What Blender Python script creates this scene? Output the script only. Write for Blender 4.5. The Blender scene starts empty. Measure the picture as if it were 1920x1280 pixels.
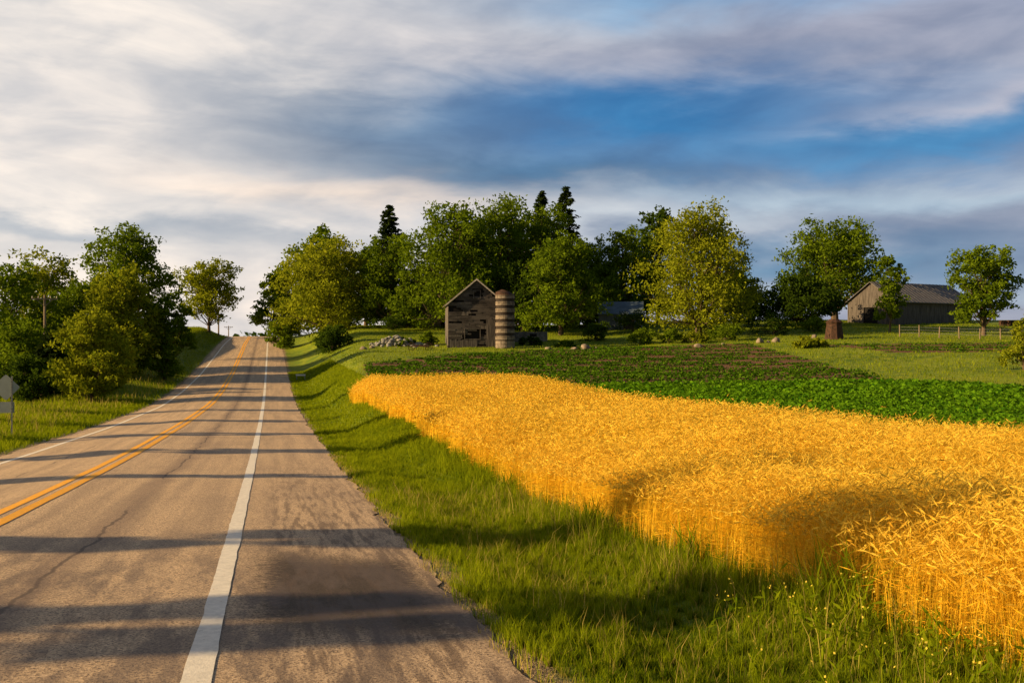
import bpy, math, numpy as np
from mathutils import Vector
R = np.random.RandomState
SL = 0.2425            # road direction: x = c - SL*y
scene = bpy.context.scene

# ---------------------------------------------------------------- helpers
def smooth_table(xs, ys, lo=-60, hi=4000):
    g = np.arange(lo, hi, 1.0)
    v = np.interp(g, xs, ys)
    k = np.hanning(15); k /= k.sum()
    vp = np.pad(v, 7, mode='edge')
    return g, np.convolve(vp, k, 'valid')
RT = smooth_table([-60,0,6.4,14.8,27.2,46.4,68.6,85,107,135,160,198,225,300,600,4000],
                  [1.0,-1.88,-2.2,-2.66,-3.22,-3.85,-4.3,-4.15,-3.44,-1.9,-.43,1.06,1.1,-3,-12,-14])
FT = smooth_table([-60,0,7,19,37,57,75,90,110,130,150,180,220,320,600,4000],
                  [1.0,-1.98,-2.25,-2.66,-3.08,-2.95,-2.35,-1.6,-.6,.9,2.2,3.0,3.2,1,-12,-14])
LT = smooth_table([-60,0,40,70,100,125,150,190,230,320,600,4000],
                  [1.0,-2.2,-3.7,-4.5,-3.2,-.7,1.6,2.6,2.0,-2,-12,-14])
def tab(T, y): return np.interp(y, T[0], T[1])
def sst(x, a, b):
    t = np.clip((x-a)/(b-a), 0, 1); return t*t*(3-2*t)
def road_h(c, y):
    d = c+4.1
    left = np.where(d < 0, -d, 0)
    return tab(RT, y) - 0.018*np.abs(d) - 0.03*left*sst(-y, -130, -60)
def wob(x, y):
    return (np.sin(x*.31+1.3)*np.cos(y*.23+.4)+.5*np.sin(x*.83+y*.57))*.045
def H(x, y):
    x = np.asarray(x, float); y = np.asarray(y, float)
    c = x + SL*y
    rz = road_h(np.clip(c, -8.6, 1.9), y)
    f = tab(FT, y) + .9*sst(x, 5, 38)*sst(y, 40, 95)*(1-sst(y, 250, 500)) + wob(x, y)
    f = f - .34*np.exp(-((y-22)/10.)**2)*(1-sst(c, 5.5, 10.5))
    w = np.interp(y, [0,40,70,110,198,400], [3.0,3.2,4.6,9,15,30])
    tr = sst(c, 2.1, 2.1+w)
    right = rz*(1-tr)+f*tr - .16*np.exp(-((c-3.5)/.8)**2)*(1-sst(y, 90, 130))
    l = tab(LT, y) - 1.0*sst(-c, 14, 22)*sst(y,20,60)*(1-sst(y, 110, 150)) + wob(x, y)
    tl = sst(-c, 9.0, 13.5)
    leftz = rz*(1-tl)+l*tl
    z = np.where(c > 1.9, right, np.where(c < -8.6, leftz, rz))
    inside = (c > -8.2) & (c < 1.5)
    return np.where(inside, z-.06, z-.015)

def new_obj(name, me, parent=None):
    o = bpy.data.objects.new(name, me); scene.collection.objects.link(o)
    if parent: o.parent = parent
    return o
def np_obj(name, V, Q, mats, rnd=None, midx=None, smooth=False, attrs=None, parent=None):
    V = np.asarray(V, np.float32); Q = np.asarray(Q, np.int32)
    me = bpy.data.meshes.new(name)
    me.vertices.add(len(V)); me.vertices.foreach_set('co', V.ravel())
    k = Q.shape[1]
    me.loops.add(Q.size); me.loops.foreach_set('vertex_index', Q.ravel())
    me.polygons.add(len(Q)); me.polygons.foreach_set('loop_start', np.arange(0, Q.size, k, dtype=np.int32))
    if midx is not None: me.polygons.foreach_set('material_index', np.asarray(midx, np.int32))
    me.update(calc_edges=True)
    if smooth: me.polygons.foreach_set('use_smooth', np.ones(len(Q), bool))
    A = dict(attrs or {})
    if rnd is not None: A['rnd'] = rnd
    for n, a in A.items():
        at = me.attributes.new(n, 'FLOAT', 'POINT'); at.data.foreach_set('value', np.asarray(a, np.float32))
    for m in mats: me.materials.append(m)
    return new_obj(name, me, parent)
class Acc:
    def __init__(s): s.V=[]; s.Q=[]; s.r=[]; s.m=[]; s.n=0
    def add(s, V, Q, r, m=0):
        s.V.append(V); s.Q.append(Q+s.n); s.r.append(r); s.m.append(np.full(len(Q), m)); s.n += len(V)
    def obj(s, name, mats, smooth=False):
        return np_obj(name, np.concatenate(s.V), np.concatenate(s.Q), mats, np.concatenate(s.r), np.concatenate(s.m), smooth)
def blades(P, h, w, rg, lean=.35, leandir=None):
    N = len(P); a = rg.uniform(0, 6.283, N)
    s = np.stack([np.cos(a), np.sin(a), 0*a], 1)*(w/2)[:, None]
    b = rg.uniform(0, 6.283, N) if leandir is None else leandir
    la = rg.uniform(.2, 1, N)*lean*h
    L = np.stack([np.cos(b), np.sin(b), 0*b], 1)*la[:, None]
    up = np.zeros((N, 3)); up[:, 2] = h
    V = np.empty((N, 6, 3))
    V[:,0]=P-s; V[:,1]=P+s
    M = P+up*.55+L*.3; V[:,2]=M-s*.8; V[:,3]=M+s*.8
    T = P+up*(1-.25*(la/h)[:,None])+L; V[:,4]=T-s*.12; V[:,5]=T+s*.12
    i = np.arange(N)[:, None]*6
    Q = np.concatenate([i+[0,1,3,2], i+[2,3,5,4]])
    return V.reshape(-1, 3), Q, T
def rhomb(P, a, b):
    N = len(P); V = np.stack([P+a, P+b, P-a, P-b], 1).reshape(-1, 3)
    return V, np.arange(N)[:, None]*4+np.arange(4)
def runit(N, rg):
    v = rg.normal(size=(N, 3)); return v/np.linalg.norm(v, axis=1)[:, None]
def perp(a, rg):
    b = np.cross(a, runit(len(a), rg)); return b/(np.linalg.norm(b, axis=1)[:, None]+1e-9)
def tube(pts, rad, n=6):
    pts = np.asarray(pts, float); k = len(pts); V = []
    for i in range(k):
        d = pts[min(i+1,k-1)]-pts[max(i-1,0)]; d = d/(np.linalg.norm(d)+1e-9)
        ref = np.array([1,0,0]) if abs(d[2])>.8 else np.array([0,0,1])
        u = np.cross(d, ref); u /= np.linalg.norm(u); v = np.cross(d, u)
        an = np.arange(n)*2*math.pi/n
        V.append(pts[i]+rad[i]*(np.cos(an)[:,None]*u+np.sin(an)[:,None]*v))
    V = np.concatenate(V); Q = []
    for i in range(k-1):
        for j in range(n):
            Q.append([i*n+j, i*n+(j+1)%n, (i+1)*n+(j+1)%n, (i+1)*n+j])
    return V, np.array(Q)

# small mesh builder for built objects
class MB:
    def __init__(s): s.v=[]; s.f=[]; s.m=[]
    def box(s, cx,cy,cz, sx,sy,sz, m=0, rz=0, tilt=0):
        n=len(s.v)
        for dz in (-.5,.5):
            for dx,dy in ((-.5,-.5),(.5,-.5),(.5,.5),(-.5,.5)):
                x,y,z=dx*sx,dy*sy,dz*sz
                x,z = x*math.cos(tilt)-z*math.sin(tilt), x*math.sin(tilt)+z*math.cos(tilt)
                x,y = x*math.cos(rz)-y*math.sin(rz), x*math.sin(rz)+y*math.cos(rz)
                s.v.append((cx+x,cy+y,cz+z))
        for f in ((3,2,1,0),(4,5,6,7),(0,1,5,4),(1,2,6,5),(2,3,7,6),(3,0,4,7)):
            s.f.append([n+i for i in f]); s.m.append(m)
    def poly(s, pts, m=0):
        n=len(s.v); s.v+= [tuple(p) for p in pts]; s.f.append(list(range(n,n+len(pts)))); s.m.append(m)
    def prism(s, pts, off, m=0):
        n=len(s.v); k=len(pts); o=Vector(off)
        s.v += [tuple(p) for p in pts]+[tuple(Vector(p)+o) for p in pts]
        s.f.append(list(range(n,n+k))[::-1]); s.m.append(m)
        s.f.append(list(range(n+k,n+2*k))); s.m.append(m)
        for i in range(k):
            j=(i+1)%k; s.f.append([n+i,n+j,n+k+j,n+k+i]); s.m.append(m)
    def tube(s, pts, rad, n=8, m=0):
        V,Q=tube(pts,rad,n); b=len(s.v); s.v+=[tuple(p) for p in V]
        for q in Q: s.f.append([b+int(i) for i in q]); s.m.append(m)
        s.f.append([b+i for i in range(n)][::-1]); s.m.append(m)
        e=b+len(V)-n; s.f.append([e+i for i in range(n)]); s.m.append(m)
    def obj(s, name, mats, parent=None, loc=(0,0,0), rz=0):
        me=bpy.data.meshes.new(name); me.from_pydata(s.v,[],s.f); me.update()
        for m in mats: me.materials.append(m)
        me.polygons.foreach_set('material_index', s.m)
        o=new_obj(name,me,parent); o.location=loc; o.rotation_euler=(0,0,rz); return o
def empty(name, loc, rz=0):
    o=bpy.data.objects.new(name,None); scene.collection.objects.link(o); o.location=loc; o.rotation_euler=(0,0,rz); return o

# ---------------------------------------------------------------- node helpers
class NT:
    def __init__(s, tree): s.t=tree; s.n=tree.nodes; s.l=tree.links
    def new(s, ty, **k):
        n=s.n.new(ty)
        for a,b in k.items(): setattr(n,a,b)
        return n
    def put(s, sock, v):
        if isinstance(v, bpy.types.NodeSocket): s.l.new(v, sock)
        elif isinstance(v,(tuple,list)) and len(v)==3 and sock.type=='RGBA': sock.default_value=(*v,1)
        else: sock.default_value=v
    def m(s, op, a, b=None, c=None, clamp=False):
        n=s.new('ShaderNodeMath', operation=op, use_clamp=clamp); s.put(n.inputs[0],a)
        if b is not None: s.put(n.inputs[1],b)
        if c is not None: s.put(n.inputs[2],c)
        return n.outputs[0]
    def mix(s, f, a, b, bt='MIX'):
        n=s.new('ShaderNodeMix', data_type='RGBA', blend_type=bt); s.put(n.inputs[0],f); s.put(n.inputs[6],a); s.put(n.inputs[7],b); return n.outputs[2]
    def noise(s, vec, scale, detail=4, rough=.5, dist=0):
        n=s.new('ShaderNodeTexNoise'); 
        if vec is not None: s.put(n.inputs['Vector'],vec)
        n.inputs['Scale'].default_value=scale; n.inputs['Detail'].default_value=detail; n.inputs['Roughness'].default_value=rough; n.inputs['Distortion'].default_value=dist
        return n.outputs[0]
    def ss(s, x, a, b):
        n=s.new('ShaderNodeMapRange', interpolation_type='SMOOTHSTEP'); s.put(n.inputs[0],x); n.inputs[1].default_value=a; n.inputs[2].default_value=b; return n.outputs[0]
    def attr(s, name): return s.new('ShaderNodeAttribute', attribute_name=name).outputs['Fac']
    def pos(s): return s.new('ShaderNodeNewGeometry').outputs['Position']
    def objc(s): return s.new('ShaderNodeTexCoord').outputs['Object']
    def xyz(s, v): 
        n=s.new('ShaderNodeSeparateXYZ'); s.put(n.inputs[0],v); return n.outputs
    def comb(s, x,y,z=0.0):
        n=s.new('ShaderNodeCombineXYZ'); s.put(n.inputs[0],x); s.put(n.inputs[1],y); s.put(n.inputs[2],z); return n.outputs[0]
    def bump(s, h, st, d=.02):
        n=s.new('ShaderNodeBump'); n.inputs['Strength'].default_value=st; n.inputs['Distance'].default_value=d; s.put(n.inputs['Height'],h); return n.outputs[0]
def mat(name):
    m=bpy.data.materials.new(name); m.use_nodes=True; t=NT(m.node_tree); b=t.n['Principled BSDF']
    b.inputs['Roughness'].default_value=.85; b.inputs['Specular IOR Level'].default_value=.2
    return m,t,b
def simple(name, col, col2=None, scale=3, rough=.85, stretch=(1,1,1), bump=0, metal=0):
    m,t,b=mat(name); p=t.objc(); v=t.xyz(p)
    vec=t.comb(t.m('MULTIPLY',v[0],stretch[0]),t.m('MULTIPLY',v[1],stretch[1]),t.m('MULTIPLY',v[2],stretch[2]))
    n=t.ss(t.noise(vec,scale,6,.6),.3,.7)
    t.put(b.inputs['Base Color'], t.mix(n,col,col2 or tuple(c*.6 for c in col)))
    b.inputs['Roughness'].default_value=rough; b.inputs['Metallic'].default_value=metal
    if bump: t.put(b.inputs['Normal'], t.bump(n,bump,.03))
    return m
def leafmat(name, dark, light, trans=.35, big_amt=.35):
    m=bpy.data.materials.new(name); m.use_nodes=True; t=NT(m.node_tree); t.n.clear()
    r=t.attr('rnd'); col=t.mix(r,dark,light)
    big=t.ss(t.noise(t.pos(),.35,2,.5),.35,.65)
    col=t.mix(t.m('MULTIPLY',big,big_amt),col,light)
    d=t.new('ShaderNodeBsdfDiffuse'); t.put(d.inputs[0],col)
    tr=t.new('ShaderNodeBsdfTranslucent'); t.put(tr.inputs[0],t.mix(.5,col,tuple(min(1,c*1.5) for c in light)))
    mx=t.new('ShaderNodeMixShader'); mx.inputs[0].default_value=trans
    t.l.new(d.outputs[0],mx.inputs[1]); t.l.new(tr.outputs[0],mx.inputs[2])
    o=t.new('ShaderNodeOutputMaterial'); t.l.new(mx.outputs[0],o.inputs[0]); return m

M_mid=leafmat('leaf_green',(.018,.048,.004),(.15,.21,.009))
M_lit=leafmat('leaf_yellowgreen',(.045,.080,.005),(.28,.30,.014))
M_dark=leafmat('leaf_dark',(.010,.026,.004),(.065,.105,.008))
M_spr=leafmat('spruce_needles',(.009,.020,.006),(.036,.055,.010),.15)
M_bark=simple('bark',(.16,.11,.07),(.06,.04,.03),4,stretch=(1,1,.2))
M_grass=leafmat('grass_blades',(.035,.080,.003),(.29,.33,.008),.4,.2)
M_drygrass=leafmat('dry_grass',(.22,.18,.04),(.48,.37,.09),.3)
M_wheat=leafmat('wheat_stalks',(.50,.23,.008),(.95,.60,.045),.4,.15)
M_whead=leafmat('wheat_heads',(.52,.25,.012),(1.0,.70,.10),.35,.15)
M_soy=leafmat('soy_leaves',(.02,.08,.004),(.12,.24,.008),.3)
M_gard=leafmat('garden_leaves',(.015,.055,.004),(.09,.17,.008),.3)

# ---------------------------------------------------------------- ground
def rngs(*segs):
    a=[]
    for lo,hi,st in segs: a+=list(np.arange(lo,hi,st))
    return np.array(a)
def inpoly(x,y,poly):
    ins=np.zeros(x.shape,bool); n=len(poly)
    for i in range(n):
        x1,y1=poly[i]; x2,y2=poly[(i+1)%n]
        cond=((y1>y)!=(y2>y)); xi=(x2-x1)*(y-y1)/((y2-y1)+1e-12)+x1
        ins^= cond&(x<xi)
    return ins
GARDEN=[(-8.5,60.5),(-12.5,84),(-4,98),(9,108),(25,106),(24,64),(6,62.5)]
GARDEN2=[(33,86),(31,99),(70,104),(70,90)]
SOY=[(14.9-SL*10,10),(14.9-SL*58.6,58.6),(6,61),(22.8,62),(30,57),(45,50),(60,40),(60,10)]
cs=np.concatenate([[-4000,-2600,-1600,-1000,-650,-420,-300,-220,-170],rngs((-135,-60,5),(-60,-20,1.5),(-20,-9,.5)),[-8.8,-8.6,-8.4,-8.2],rngs((-7.6,1.3,.6)),[1.5,1.8,1.9,2.1],rngs((2.4,16,.4),(16,75,1),(75,130,2.5),(130,260,12)),[300,420,650,1000,1600,2600,4000]])
ys=np.concatenate([[-3000,-1200,-400,-120],rngs((-60,0,4),(0,125,1),(125,260,3),(260,420,12),(420,900,50)),[1000,1400,2000,3000,4000]])
C,Y=np.meshgrid(cs,ys); X=C-SL*Y; Z=H(X,Y)
nc,ny=len(cs),len(ys)
i=np.arange(ny-1)[:,None]*nc+np.arange(nc-1)[None,:]; i=i.ravel()
Q=np.stack([i,i+1,i+nc+1,i+nc],1)
soil=(inpoly(X,Y,GARDEN)|inpoly(X,Y,GARDEN2)).astype(float)
soy=inpoly(X,Y,SOY).astype(float)
whe=((C>5.2)&(C<14.6)&(Y<59)&(Y>2)).astype(float)
m,t,b=mat('ground')
p=t.pos(); cc=t.attr('cc')
n1=t.noise(p,.12,3,.5); n2=t.noise(p,1.1,5,.6); n3=t.noise(p,9,4,.7)
g=t.mix(t.ss(n1,.35,.65),(.07,.14,.004),(.21,.27,.007))
g=t.mix(t.ss(n2,.35,.7),g,(.27,.29,.01))
g=t.mix(t.m('MULTIPLY',t.ss(n3,.4,.7),.5),g,(.035,.07,.003))
so=t.mix(t.ss(n3,.3,.7),(.18,.085,.035),(.10,.05,.022))
sm=t.ss(t.m('ADD',t.attr('soil'),t.m('MULTIPLY',t.m('SUBTRACT',n2,.5),.5)),.4,.6)
g=t.mix(sm,g,so)
g=t.mix(t.attr('soy'),g,(.05,.045,.015)); g=t.mix(t.attr('wheat'),g,(.22,.12,.02))
dist=t.m('MAXIMUM',t.m('SUBTRACT',cc,1.8),t.m('SUBTRACT',-8.4,cc))
gm=t.ss(t.m('SUBTRACT',dist,t.m('MULTIPLY',t.m('SUBTRACT',n2,.5),1.3)),.55,.1)
gr=t.mix(t.ss(t.noise(p,35,3,.7),.35,.65),(.44,.31,.17),(.15,.10,.06))
g=t.mix(gm,g,gr)
t.put(b.inputs['Base Color'],g); t.put(b.inputs['Normal'],t.bump(t.m('ADD',n3,n2),.9,.12))
np_obj('ground',np.stack([X,Y,Z],2).reshape(-1,3),Q,[m],attrs={'cc':C.ravel(),'soil':soil.ravel(),'soy':soy.ravel(),'wheat':whe.ravel()},smooth=True)

# ---------------------------------------------------------------- road
rg=R(3)
def strip(name,c0,c1,y0,y1,ncol,dz,mats,rag=0,step=None):
    yy=rngs((y0,min(y1,90),.25),(min(y1,90),y1,3)) if step is None else np.arange(y0,y1,step)
    cc=np.linspace(c0,c1,ncol); Cg,Yg=np.meshgrid(cc,yy)
    if rag:
        def rn(): 
            a=rg.normal(size=len(yy)); k=np.hanning(9); return np.convolve(a,k/k.sum(),'same')+.35*rg.normal(size=len(yy))
        Cg=Cg.copy(); Cg[:,0]+=rn()*rag; Cg[:,-1]+=rn()*rag
    Zg=road_h(Cg,Yg)+dz; n=ncol
    i=(np.arange(len(yy)-1)[:,None]*n+np.arange(n-1)[None,:]).ravel()
    return np_obj(name,np.stack([Cg-SL*Yg,Yg,Zg],2).reshape(-1,3),np.stack([i,i+1,i+n+1,i+n],1),mats,attrs={'cc':Cg.ravel()},smooth=True)
def asphalt_color(t):
    p=t.pos(); cc=t.attr('cc'); y=t.xyz(p)[1]
    st=t.noise(t.comb(t.m('MULTIPLY',cc,1.6),t.m('MULTIPLY',y,.07)),1.5,5,.6)
    ag=t.noise(p,42,3,.85); ag2=t.noise(p,12,5,.75); big=t.noise(p,.35,4,.6)
    col=t.mix(t.ss(st,.35,.68),(.68,.47,.28),(.48,.335,.21))
    col=t.mix(t.m('MULTIPLY',t.ss(big,.5,.75),.4),col,(.30,.21,.15))
    col=t.mix(t.m('MULTIPLY',t.ss(ag2,.45,.68),.45),col,(.24,.165,.115))
    col=t.mix(t.m('MULTIPLY',t.ss(ag,.49,.60),.85),col,(.07,.05,.04))
    col=t.mix(t.m('MULTIPLY',t.ss(ag,.43,.33),.6),col,(.88,.68,.46))
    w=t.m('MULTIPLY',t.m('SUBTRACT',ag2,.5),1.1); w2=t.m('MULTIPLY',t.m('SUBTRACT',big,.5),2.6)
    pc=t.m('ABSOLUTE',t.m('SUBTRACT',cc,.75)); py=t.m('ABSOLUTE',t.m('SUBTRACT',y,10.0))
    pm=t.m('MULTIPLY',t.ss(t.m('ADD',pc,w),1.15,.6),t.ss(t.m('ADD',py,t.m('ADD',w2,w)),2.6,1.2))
    col=t.mix(t.m('MULTIPLY',pm,.92),col,(.035,.025,.02))  # dark shoulder patch: stains, plus shadow painted into the colour
    s2=t.noise(t.comb(t.m('MULTIPLY',cc,5),t.m('MULTIPLY',y,.5)),1.7,5,.65)
    sm=t.m('MULTIPLY',t.ss(s2,.46,.6),t.m('MULTIPLY',t.ss(cc,-.2,.2),t.ss(y,34,12)))
    col=t.mix(t.m('MULTIPLY',sm,.65),col,(.11,.072,.05))
    s3=t.noise(t.comb(t.m('MULTIPLY',cc,1.3),t.m('MULTIPLY',y,.35)),1.4,5,.65)
    col=t.mix(t.m('MULTIPLY',t.m('MULTIPLY',t.ss(s3,.44,.58),t.ss(y,16,9)),.65),col,(.12,.09,.078))
    def crack(c0,wid,amp,seed,lo=.38,hi=.5):
        nz=t.noise(t.comb(seed,t.m('MULTIPLY',y,.5)),1,6,.6)
        d=t.m('ABSOLUTE',t.m('ADD',t.m('SUBTRACT',cc,c0),t.m('MULTIPLY',t.m('SUBTRACT',nz,.5),amp)))
        br=t.ss(t.noise(t.comb(seed+7.,t.m('MULTIPLY',y,.35)),1,2,.5),lo,hi)
        return t.m('MULTIPLY',t.ss(d,wid,wid*.3),br),d
    k1,d1=crack(-2.35,.04,.6,1.3)
    col=t.mix(t.m('MULTIPLY',k1,.8),col,(.05,.036,.03))
    col=t.mix(t.m('MULTIPLY',t.ss(t.m('ADD',d1,t.m('MULTIPLY',w,.3)),.4,.05),.5),col,(.16,.11,.085))
    k2,d2=crack(-5.9,.035,.6,4.1,.45,.55)
    col=t.mix(t.m('MULTIPLY',k2,.6),col,(.05,.036,.03))
    return col,ag,ag2
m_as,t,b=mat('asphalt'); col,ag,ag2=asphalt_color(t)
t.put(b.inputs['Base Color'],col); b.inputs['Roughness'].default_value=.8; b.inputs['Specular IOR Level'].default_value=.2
t.put(b.inputs['Normal'],t.bump(t.m('ADD',ag,t.m('MULTIPLY',ag2,.4)),.5,.012))
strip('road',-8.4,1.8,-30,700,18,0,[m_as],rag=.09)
def paint(name,colr,worn=.42):
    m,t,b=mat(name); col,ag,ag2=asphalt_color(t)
    p=t.pos(); n=t.noise(p,9,6,.75); n=t.m('ADD',n,t.m('MULTIPLY',t.m('SUBTRACT',ag,.5),.5))
    k=t.ss(n,worn-.1,worn)
    pc=t.mix(t.ss(ag2,.3,.7),colr,tuple(c*.78 for c in colr))
    t.put(b.inputs['Base Color'],t.mix(k,col,pc)); b.inputs['Roughness'].default_value=.65
    t.put(b.inputs['Normal'],t.bump(ag,.4,.01)); return m
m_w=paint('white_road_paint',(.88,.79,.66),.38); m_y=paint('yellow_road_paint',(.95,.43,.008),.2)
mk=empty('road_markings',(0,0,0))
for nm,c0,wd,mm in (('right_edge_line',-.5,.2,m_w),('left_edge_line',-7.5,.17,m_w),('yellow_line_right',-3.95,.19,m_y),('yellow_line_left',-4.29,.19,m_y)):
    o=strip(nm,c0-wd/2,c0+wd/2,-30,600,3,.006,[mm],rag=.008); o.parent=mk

# ---------------------------------------------------------------- grass
def scatter_c(c0,c1,y0,y1,N,rg,py=1.0):
    u=rg.uniform(0,1,N); y=y0+(y1-y0)*u**py
    c=rg.uniform(c0,c1,N); x=c-SL*y
    return x,y,c
def grass(name_acc,c0,c1,y0,y1,N,hmin,hmax,w,rg,py=1.0,m=0,lean=.5,keep=None):
    x,y,c=scatter_c(c0,c1,y0,y1,N,rg,py)
    if keep is not None:
        k=keep(x,y,c); x,y,c=x[k],y[k],c[k]
    x=x+.05*np.sin(x*23+y*9); y=y+.05*np.sin(y*19-x*13)
    z=H(x,y)-.01; P=np.stack([x,y,z],1); n=len(x)
    patch=.5+.5*np.sin(x*1.7+np.sin(y*1.1)*2)*np.cos(y*.9+x*.6)
    tuft=np.clip(np.sin(x*7.3+np.sin(y*5.1)*2)*np.sin(y*6.7+np.sin(x*4.3)*2),0,1)
    h=rg.uniform(hmin,hmax,n)*(.6+.5*patch+.7*tuft)
    far=np.clip(y/14,1,5)
    V,Q,T=blades(P,h,w*far*rg.uniform(.7,1.3,n),rg,lean)
    r=np.clip(rg.uniform(0,.7,n)+.4*(patch-.35)+.3*tuft-.1,0,1)
    name_acc.add(V,Q,np.repeat(r,6),m)
rg=R(11); A=Acc()
vis=lambda x,y,c: np.abs(x)<.56*y+2.5
edge=lambda x,y,c: vis(x,y,c)&(rg.uniform(0,1,len(x))<sst(c+.25*np.sin(y*2.1)*np.sin(y*.7),1.75,2.3)+.05)
grass(A,1.8,5.4,4.5,16,150000,.06,.16,.006,rg,1.2,keep=edge)
grass(A,1.8,5.4,14,42,110000,.07,.17,.006,rg,1.3,keep=edge)
grass(A,1.8,6.6,40,110,60000,.07,.2,.006,rg,1.2,keep=edge)
grass(A,4.2,5.6,4.5,30,10000,.18,.40,.007,rg,1.3,keep=vis,lean=.6)
grass(A,4.0,5.6,5,20,800,.3,.5,.006,rg,1.2,m=1,keep=vis,lean=.5)
grass(A,2.3,4.6,4.5,20,2400,.15,.3,.005,rg,1.2,m=1,keep=vis,lean=.6)
grass(A,1.75,2.3,4.5,30,3500,.03,.12,.006,rg,1.2,m=1,keep=vis,lean=.7)
A.obj('roadside_grass',[M_grass,M_drygrass])
A=Acc()
lk=lambda x,y,c:(np.abs(x)<.56*y+2.5)&(rg.uniform(0,1,len(x))<sst(-c,8.4,9.3)+.05)
grass(A,-15,-8.4,28,75,70000,.10,.28,.007,rg,1.2,keep=lk)
grass(A,-26,-13,35,110,45000,.2,.5,.008,rg,1,keep=lk)
grass(A,-26,-8.4,75,200,60000,.12,.35,.007,rg,1,keep=lk)
grass(A,-20,-9.5,30,110,4000,.3,.6,.006,rg,1,m=1,keep=lk)
A.obj('bank_grass',[M_grass,M_drygrass])
A=Acc()
def lawn(x,y,c): 
    return (np.abs(x)<.56*y+2)&~inpoly(x,y,GARDEN)&~inpoly(x,y,SOY)&~((c<14.7)&(y<60))&(rg.uniform(0,1,len(x))<.9-.75*inpoly(x,y,GARDEN2))
grass(A,6,100,40,165,120000,.08,.24,.009,rg,1,keep=lawn)
A.obj('meadow_grass',[M_grass,M_drygrass])

# ---------------------------------------------------------------- wheat
rg=R(21); A=Acc()
def wheat(N,y0,y1,py,c0=None,c1=None):
    u=rg.uniform(0,1,N); y=y0+(y1-y0)*u**py
    c=rg.uniform(4.4 if c0 is None else c0,14.6 if c1 is None else c1,N)
    eg=4.95+.06*np.sin(y*.9)+.06*np.sin(y*2.3)+.25*(np.floor(y/6.5)%2)*(y>26)-.4*sst(y,35,55)
    x=c-SL*y
    k=(c>eg+rg.exponential(.22,N)-.08)&(x<.56*y+3)&(y<58.6+.3*np.sin(x))
    x,y,c,eg=x[k],y[k],c[k],eg[k]; n=len(x)
    P=np.stack([x,y,H(x,y)],1)
    h=(rg.normal(.93,.10,n)+.05*np.sin(x*.8+y*.5)+.04*np.sin(x*2.9)*np.sin(y*2.3))*(.70+.30*sst(c-eg,0,1.3))
    wd=np.clip(y/11,1,4)
    ld=rg.normal(.3,1.3,n)
    V,Q,T=blades(P,h,.0042*wd*rg.uniform(.8,1.3,n),rg,.30,ld)
    pt=.16*np.sin(x*1.3+np.sin(y)*1.5)*np.cos(y*.8)
    r=np.clip(rg.normal(.45,.30,n)+pt,0,1); A.add(V,Q,np.repeat(r,6),0)
    dirv=np.stack([np.cos(ld)*.8,np.sin(ld)*.8,rg.uniform(-.7,.9,n)],1); dirv/=np.linalg.norm(dirv,axis=1)[:,None]
    L=rg.uniform(.035,.055,n); b1=perp(dirv,rg); b2=np.cross(dirv,b1)
    Pc=T+dirv*L[:,None]
    ww=(.0075*np.clip(y/14,1,2.6))[:,None]
    r2=np.clip(rg.normal(.5,.34,n)+pt,0,1)
    for bb in (b1,b2):
        V,Q=rhomb(Pc,dirv*L[:,None],bb*ww); A.add(V,Q,np.repeat(r2,4),1)
    near=y<30
    for s in (-1,1):
        d2=dirv[near]+b1[near]*.3*s; V,Q=rhomb(Pc[near]+d2*L[near][:,None]*1.3,d2*L[near][:,None]*.9,b2[near]*ww[near]*.3); A.add(V,Q,np.repeat(r2[near],4),1)
    for q in range(2):
        a=runit(n,rg); a[:,2]=np.abs(a[:,2])*.8-.35; hh=rg.uniform(.2,.75,n)
        Pl=P+(T-P)*hh[:,None]+a*.07; V,Q=rhomb(Pl,a*.10,perp(a,rg)*(.0045*wd)[:,None]); A.add(V,Q,np.repeat(np.clip(r-.1,0,1),4),0)
wheat(52000,6,20,1.1); wheat(62000,18,59,1.15)
wheat(9000,6,30,1.1,4.8,6.2); wheat(8000,28,59,1,4.4,6.0)
A.obj('wheat_field',[M_wheat,M_whead])

# ---------------------------------------------------------------- crops
rg=R(31); A=Acc()
N=150000; y=rg.uniform(14,63,N); x=rg.uniform(-1,46,N)
c=x+SL*y; c=np.round(c/.5)*.5+rg.normal(0,.11,N); x=c-SL*y
k=inpoly(x,y,SOY)&(x<.56*y+3); x,y=x[k],y[k]
z=H(x,y)+rg.beta(3,2,len(x))*(.42+.06*np.sin(x*.7)*np.cos(y*.6)); a=runit(len(x),rg); a[:,2]*=.4
s=rg.uniform(.05,.11,len(x))[:,None]*np.clip(y/35,.8,1.6)[:,None]
V,Q=rhomb(np.stack([x,y,z],1),a*s,perp(a,rg)*s*.7); A.add(V,Q,np.repeat(rg.uniform(0,1,len(x)),4),0)
A.obj('soybean_crop',[M_soy])
A=Acc()
N=190000; y=rg.uniform(58,108,N); x=rg.uniform(-14,72,N)
row=1.9; yy=y+.06*x; yr=np.round(yy/row); yy=yr*row+rg.normal(0,.2,N); y=yy-.06*x
rr=R(5).uniform(0,1,400)[np.clip(yr.astype(int),0,399)]
gap=np.sin(x*.35+yr*2.1)+np.sin(x*1.9+yr)*.5
brown=.5*sst(x,10,22)*sst(y,70,80)
k=(inpoly(x,y,GARDEN)|(inpoly(x,y,GARDEN2)))&(gap>-1.5+1.0*rr+brown*1.1)&(rg.uniform(0,1,N)<.5+.5*rr-brown*.45)
x,y,yr=x[k],y[k],yr[k]; hh=(.13+.19*R(6).uniform(0,1,400)[np.clip(yr.astype(int),0,399)]+.2*(y<70))*(1-.5*sst(x,10,22)*sst(y,70,80))
z=H(x,y)+rg.uniform(0,1,len(x))*hh; a=runit(len(x),rg); a[:,2]*=.5; s=rg.uniform(.07,.15,len(x))[:,None]
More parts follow.
